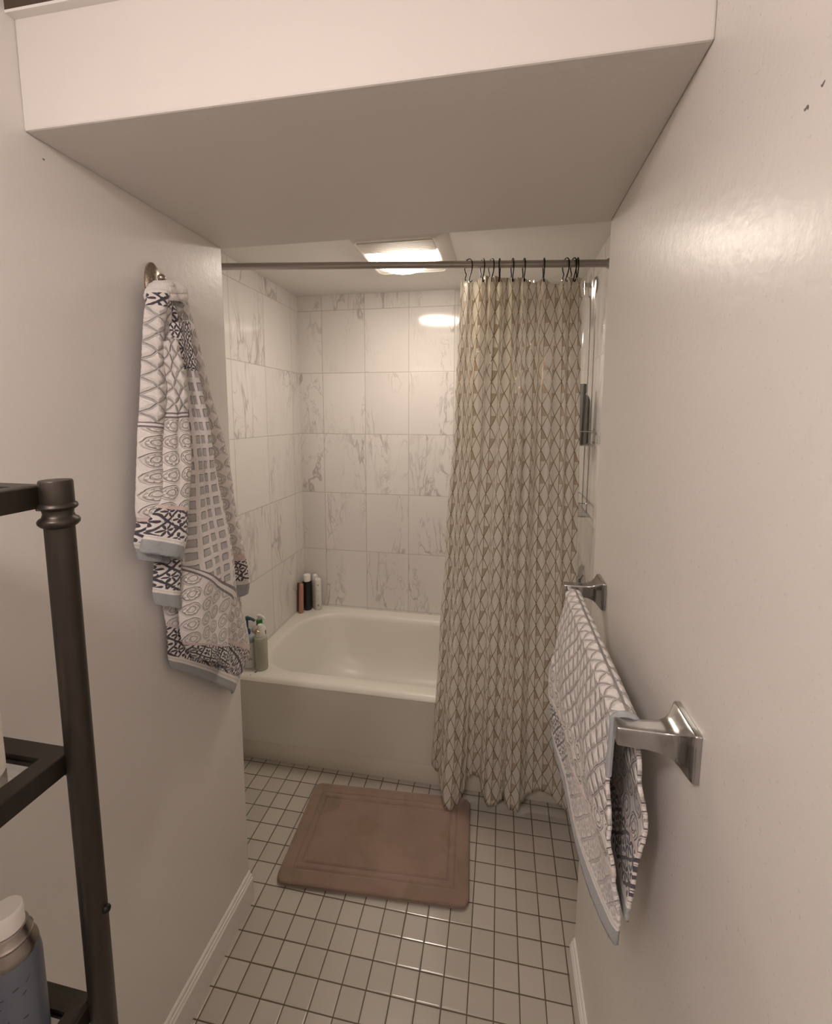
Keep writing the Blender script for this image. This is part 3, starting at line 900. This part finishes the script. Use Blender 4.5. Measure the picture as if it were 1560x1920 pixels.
can.part('printed_script', bm, M_ink, 'dark illegible script', parent=body)

M_pink = simple('pink_plastic', (.42, .20, .19), .4)
bt = Thing('plastic_tube', 'dark pink bottle at the left edge beside the blue grey spray can', 'bottle', (-.5390, -.7800, CZ))
bm = bmesh.new(); lathe(bm, [(0, 0), (.020, 0), (.022, .003), (.022, .085), (.019, .098), (.012, .103), (0, .103)], bt.base, 28); bt.part('bottle_body', bm, M_pink)
bm = bmesh.new(); lathe(bm, [(.0105, .102), (.0105, .118), (.009, .120), (0, .120)], bt.base, 24); bt.part('cap', bm, M_pink)
M_cream = simple('cream_plastic', (.72, .66, .58), .45)
cj = Thing('ribbed_jar', 'cream ribbed jar at the left edge on the middle shelf', 'jar', (-.5200, -.7500, 1.1893))
bm = bmesh.new(); pr = [(0, 0), (.025, 0)]
for k in range(16): pr += [(.0265, .003 + k * .0038), (.0252, .0049 + k * .0038)]
pr += [(.025, .066), (.022, .072)]
lathe(bm, pr, cj.base, 30); cj.part('jar_body', bm, M_cream)
bm = bmesh.new(); lathe(bm, [(.0222, .0715), (.0222, .084), (.020, .087), (0, .087)], cj.base, 30); cj.part('lid', bm, M_cream)

# ------------------------------------------------------------------ bottles on the tub deck
D = HD + .0004
def pump(t, c, z, mat, mh, dirv, reach=.034, drop=.004):
    """collar, stem and spout head above z"""
    x, y = c; dv = Vector((*dirv, 0)).normalized()
    bm = bmesh.new(); lathe(bm, [(.0045, 0), (.0045, .020), (0, .020)], (x, y, z), 14); t.part('pump_stem', bm, mh)
    bm = bmesh.new(); q = Vector((x, y, z + .021))
    lathe(bm, [(0, -.004), (.0085, -.004), (.0092, .002), (.0075, .0065), (0, .008)], q, 18)
    p = spline([q + Vector((0, 0, .001)), q + dv * reach * .5 + Vector((0, 0, .002)), q + dv * reach * .85 + Vector((0, 0, 0)), q + dv * reach + Vector((0, 0, -drop))], 5)
    tube(bm, p, [.0068 - .003 * i / (len(p) - 1) for i in range(len(p))], 12)
    t.part('pump_head', bm, mh)
M_wplast = simple('bottle_white', (.74, .72, .68), .35)
M_greyblue = simple('blue_grey_collar', (.33, .37, .40), .4)
M_bluehead = simple('blue_pump_plastic', (.028, .062, .11), .35)
M_green = simple('green_plastic', (.025, .21, .045), .35)
M_greenlab = simple('green_label', (.03, .18, .07), .45)

b = Thing('pump_bottle', 'tall white pump bottle with blue head beside the bath towel on the tub corner', 'bottle', (-1.131, .700, D), 'bottles on the tub deck')
x, y = -1.131, .700
bm = bmesh.new(); L = []
for z, k in ((0, .96), (.003, 1.), (.120, 1.)): L.append([Vector((x + .034*k*math.cos(a), y + .027*k*math.sin(a), D + z)) for a in [2*PI*i/36 for i in range(36)]])
loft(bm, L, True, True); body = b.part('bottle_body', bm, M_wplast)
bm = bmesh.new(); L = []
for z, k in ((.1200, 1.), (.1205, 1.008), (.138, 1.008), (.146, .93), (.152, .75), (.155, .45)): L.append([Vector((x + .034*k*math.cos(a), y + .027*k*math.sin(a), D + z)) for a in [2*PI*i/36 for i in range(36)]])
loft(bm, L, True, True); b.part('shoulder', bm, M_greyblue, 'grey blue shoulder')
bm = bmesh.new(); lathe(bm, [(.013, .154), (.013, .172), (.011, .174), (0, .174)], (x, y, D), 24); b.part('collar', bm, M_bluehead, 'dark blue collar')
bm = bmesh.new(); lathe(bm, [(.0045, 0), (.0045, .048), (0, .048)], (x, y, D + .173), 14); b.part('pump_stem', bm, M_bluehead)
bm = bmesh.new(); q = Vector((x, y, D + .226)); lathe(bm, [(0, -.008), (.007, -.008), (.0095, 0), (.010, .006), (.008, .009), (0, .0095)], q, 18)
p = spline([q + Vector((0, 0, .002)), q + Vector((.018, -.004, .003)), q + Vector((.036, -.008, .001)), q + Vector((.043, -.010, -.003))], 5); tube(bm, p, [.0078, ] * 6 + [.006] * (len(p) - 6), 12); b.part('pump_head', bm, M_bluehead, 'blue pump head')
n = Vector((.55, -.83, 0)); s = Vector((x + .0335 * .52, y - .0275 * .85, 0))
label_on(b, body, 'W', .017, (s.x + .004, s.y + .0012, D + .043), n, M_ink, .12)
label_on(b, body, '/', .018, (s.x + .003, s.y + .0005, D + .092), n, M_ink, -.7)

M_frost = Mat('frosted_green_glass'); M_frost.xyz('Object'); M_frost.set(Base_Color=M_frost.mix(M_frost.noise(25, 3), (.34, .35, .27), (.47, .47, .38)), Roughness=.25, Specular_IOR_Level=.5); M_frost = M_frost.m
M_clearcap = simple('clear_cap', (.70, .68, .62), .2)
x, y = -1.064, .694
b = Thing('soap_bottle', 'slim cloudy green bottle with clear dome cap nearest the front of the tub corner', 'bottle', (x, y, D), 'bottles on the tub deck')
bm = bmesh.new(); lathe(bm, [(0, 0), (.0265, 0), (.029, .003), (.029, .142), (.0282, .149), (.026, .152), (.0185, .1535), (.0185, .158), (0, .158)], (x, y, D), 36); b.part('bottle_body', bm, M_frost)
bm = bmesh.new(); lathe(bm, [(.0200, .154), (.0205, .158), (.0195, .172), (.0150, .188), (.0125, .196), (.0120, .204), (.0095, .2075), (0, .2085)], (x, y, D), 28); b.part('dome_cap', bm, M_clearcap)
M_goldring = metal('gold_ring', (.55, .43, .24), .25)
bm = bmesh.new(); lathe(bm, [(0, -.010), (.0055, -.010), (.0062, 0), (.0055, .010), (0, .010)], (x - .017, y - .011, D + .1775), 16, axis=(.35, .2, 1)); tube(bm, spline([(x - .020, y - .014, D + .176), (x - .006, y - .0215, D + .1865), (x + .010, y - .018, D + .178)], 6), .0024, 8); b.part('pump_spout', bm, M_goldring, 'gold spout')

x, y = -1.130, .800
b = Thing('pump_bottle', 'white pump bottle with green collar and green label behind the cloudy green bottle', 'bottle', (x, y, D), 'bottles on the tub deck')
bm = bmesh.new(); L = []
for z, kx, ky in ((0, .95, .95), (.003, 1., 1.), (.118, 1., 1.), (.132, .96, .96), (.142, .80, .85), (.148, .50, .7), (.150, .42, .6)): L.append([Vector((x + .031*kx*math.cos(a)*(1 if abs(math.cos(a)) < .9 else 1), y + .024*ky*math.sin(a), D + z)) for a in [2*PI*i/36 for i in range(36)]])
loft(bm, L, True, True); body = b.part('bottle_body', bm, M_wplast)
bm = bmesh.new(); L = []
for z in (.030, .125): L.append([Vector((x + .0314*math.cos(a), y + .0244*math.sin(a), D + z)) for a in [-.9 + 1.05*i/12 for i in range(13)]])
loft(bm, L, close=False); o = b.part('label', bm, M_greenlab, 'green label', parent=body)
bm = bmesh.new(); lathe(bm, [(.0135, .149), (.0148, .151), (.0148, .172), (.0130, .175), (0, .175)], (x, y, D), 28); b.part('collar', bm, M_green, 'green collar')
bm = bmesh.new(); lathe(bm, [(.0068, .174), (.0068, .189), (0, .189)], (x, y, D), 14); b.part('pump_stem', bm, M_wplast)
bm = bmesh.new(); q = Vector((x, y, D + .192)); lathe(bm, [(0, -.005), (.009, -.005), (.0105, .002), (.0085, .0075), (0, .009)], q, 18)
p = spline([q, q + Vector((.014, -.004, .002)), q + Vector((.027, -.008, -.002)), q + Vector((.033, -.010, -.009))], 5); tube(bm, p, [.0062] * 8 + [.0045] * (len(p) - 8), 12); b.part('pump_head', bm, M_wplast)

# far corner
M_black = simple('black_plastic', (.006, .006, .010), .3)
M_copper = simple('copper_plastic', (.48, .25, .165), .32, .35)
M_faded = simple('faded_print', (.36, .33, .28), .5)
M_brown = simple('dark_brown_plastic', (.13, .045, .03), .35)
x, y = -1.1215, 1.318
b = Thing('shampoo_bottle', 'black bottle with white cap in the far left corner of the tub', 'bottle', (x, y, D), 'bottles on the tub deck')
bm = bmesh.new(); lathe(bm, [(0, 0), (.0245, 0), (.0265, .003), (.0265, .166), (.0255, .171), (.021, .173), (0, .173)], (x, y, D), 32); b.part('bottle_body', bm, M_black)
bm = bmesh.new(); lathe(bm, [(.0205, .1725), (.0205, .209), (.0195, .211), (0, .211)], (x, y, D), 28); b.part('cap', bm, M_whitecap, 'white cap')
for (x, y, r, h, lb) in ((-1.0595, 1.330, .0205, .190, 'slim white bottle with printed panel right of the black bottle'), (-1.0880, 1.3545, .0170, .205, 'white bottle mostly hidden behind the slim printed white bottle')):
    b = Thing('shampoo_bottle', lb, 'bottle', (x, y, D), 'bottles on the tub deck')
    bm = bmesh.new(); lathe(bm, [(0, 0), (r - .002, 0), (r, .003), (r, h * .62), (r - .0006, h * .623), (r - .0006, h * .63), (r, h * .633), (r, h - .016), (r - .002, h - .008), (r - .007, h - .002), (0, h)], (x, y, D), 28); body = b.part('bottle_body', bm, M_wplast)
    if r > .02:
        for zz, w, hh in ((.024, .5, .012), (.052, .62, .0012), (.058, .62, .0012), (.064, .55, .0012), (.070, .6, .0012), (.085, .6, .0012), (.118, .7, .0015), (.150, .45, .006)):
            bm = bmesh.new(); L = [[Vector((x + (r + .0003)*math.cos(a), y + (r + .0003)*math.sin(a), D + zz + k*hh)) for a in [-1.15 - w/2 + w*i/8 for i in range(9)]] for k in (0, 1)]
            loft(bm, L, close=False); b.part('printed_line', bm, M_faded, 'faded grey print', parent=body)
x, y = -1.1375, 1.262
for dx, dy, mat, lb, h, lean in ((0, 0, M_copper, 'copper coloured slim bottle in front of the black bottle', .172, .006), (-.0165, .019, M_brown, 'dark brown slim tube leaning on the left tile wall', .168, -.0035)):
    b = Thing('slim_bottle', lb, 'bottle', (x + dx, y + dy, D), 'bottles on the tub deck')
    r0 = .0145 if dx == 0 else .0095; L = []
    for z, k in ((0, .94), (.002, 1.), (.022, 1.), (.0225, .95), (.0235, .95), (.024, 1.), (h*.7, .97), (h, .82), (h + .002, .70)): L.append([Vector((x + dx + r0*k*math.cos(a) + lean * z / h, y + dy + r0*k*math.sin(a), D + z)) for a in [2*PI*i/24 for i in range(24)]])
    bm = bmesh.new(); loft(bm, L, True, True); b.part('bottle_body', bm, mat)

# ------------------------------------------------------------------ shower fittings on the right tiled wall
sw = Thing('shower_fixture', 'chrome shower arm and head on the right tiled wall above the curtain liner', 'shower head', (XB, .965, 2.085))
bm = bmesh.new(); lathe(bm, [(0, .001), (.034, .001), (.035, .004), (.031, .009), (.020, .013), (.012, .015), (0, .015)], (XB, .965, 2.085), 28, axis=(-1, 0, 0)); sw.part('wall_flange', bm, M_nickel)
bm = bmesh.new(); p = spline([(XB - .01, .965, 2.085), (XB - .05, .965, 2.088), (XB - .10, .965, 2.075), (XB - .14, .965, 2.040)], 8); tube(bm, p, .0095, 14); sw.part('arm', bm, M_nickel)
bm = bmesh.new(); lathe(bm, [(0, -.005), (.011, -.005), (.013, .012), (.018, .022), (.034, .045), (.036, .055), (.034, .058), (0, .058)], (XB - .142, .965, 2.038), 28, axis=(-.62, 0, -.78)); sw.part('spray_head', bm, M_chrome)

vl = Thing('bath_valve', 'chrome round bath valve on the right tiled wall just above the towel bar', 'valve', (XB, .955, .815))
bm = bmesh.new(); lathe(bm, [(0, .0), (.070, .0), (.071, .005), (.060, .013), (.035, .019), (.022, .022), (.020, .050), (.016, .054), (0, .055)], (XB, .955, .815), 36, axis=(-1, 0, 0)); vl.part('escutcheon', bm, M_chrome)
bm = bmesh.new(); tube(bm, spline([(XB - .047, .955, .815), (XB - .052, .940, .840), (XB - .056, .928, .868)], 6), [.008] * 6 + [.006] * 7, 12); vl.part('lever', bm, M_chrome)

cd = Thing('shower_caddy', 'wire shower caddy hung from the shower arm behind the clear liner', 'shower caddy', (XB - .05, .90, 1.13))
bm = bmesh.new()
for yy in (.885, .985):
    tube(bm, spline([(XB - .030, .965 + (yy - .935) * .2, 2.098), (XB - .026, yy, 2.05), (XB - .014, yy, 1.95), (XB - .012, yy, 1.14)], 8), .0028, 8)
cd.part('hanger', bm, M_chrome)
for z0, dpt in ((1.43, .085), (1.14, .075)):
    bm = bmesh.new()
    for zz in (z0, z0 + .055):
        L = rrect(XB - .012 - dpt, XB - .010, .80, 1.07, .018, zz, 5, 4); tube(bm, L, .0026, 8, close=True)
    for k in range(11):
        yy = .815 + k * .024; tube(bm, [(XB - .011, yy, z0), (XB - .011 - dpt, yy, z0)], .0016, 6)
    cd.part('basket', bm, M_chrome)
M_smoke = simple('dark_grey_plastic', (.035, .035, .038), .3)
for yy, h, rr, mat, lb in ((.86, .24, .030, M_smoke, 'dark grey bottle in the upper basket of the shower caddy'), (.95, .19, .028, M_greyblue, 'blue grey bottle in the upper basket of the shower caddy')):
    b = Thing('shampoo_bottle', lb, 'bottle', (XB - .052, yy, 1.4332))
    bm = bmesh.new(); lathe(bm, [(0, 0), (rr - .003, 0), (rr, .003), (rr, h * .72), (rr * .8, h * .8), (.012, h * .84), (.012, h * .86)], b.base, 28); b.part('bottle_body', bm, mat)
    bm = bmesh.new(); lathe(bm, [(.0145, h * .85), (.0145, h), (.012, h + .002), (0, h + .002)], b.base, 24); b.part('cap', bm, mat)

# ------------------------------------------------------------------ camera and view
cam = bpy.data.cameras.new('camera'); co = bpy.data.objects.new('camera', cam); COL.objects.link(co); scene.camera = co
F, PCX, PCY, YAW, PIT, ROL = 835.106, 784.771, 874.706, 10.346, -6.571, .232
y, p, r = map(math.radians, (YAW, PIT, ROL))
fw = Vector((-math.sin(y)*math.cos(p), math.cos(y)*math.cos(p), math.sin(p))); rt = Vector((math.cos(y), math.sin(y), 0)); up = rt.cross(fw)
rt, up = math.cos(r)*rt + math.sin(r)*up, -math.sin(r)*rt + math.cos(r)*up
M = Matrix((rt, up, -fw)).transposed().to_4x4(); M.translation = (-.01972, -1.061276, 1.546456); co.matrix_world = M
cam.sensor_fit = 'VERTICAL'; cam.sensor_height = 24; cam.sensor_width = 19.5; cam.lens = F / 1920 * 24
cam.shift_x = -(PCX - 780) / 1920; cam.shift_y = (PCY - 960) / 1920; cam.clip_start = .02

w = bpy.data.worlds.new('world'); scene.world = w; w.use_nodes = True
w.node_tree.nodes['Background'].inputs[0].default_value = (.5, .45, .4, 1); w.node_tree.nodes['Background'].inputs[1].default_value = .02
vs = scene.view_settings; vs.view_transform = 'Standard'; vs.look = 'None'; vs.gamma = 1; vs.use_curve_mapping = False; vs.exposure = 0.
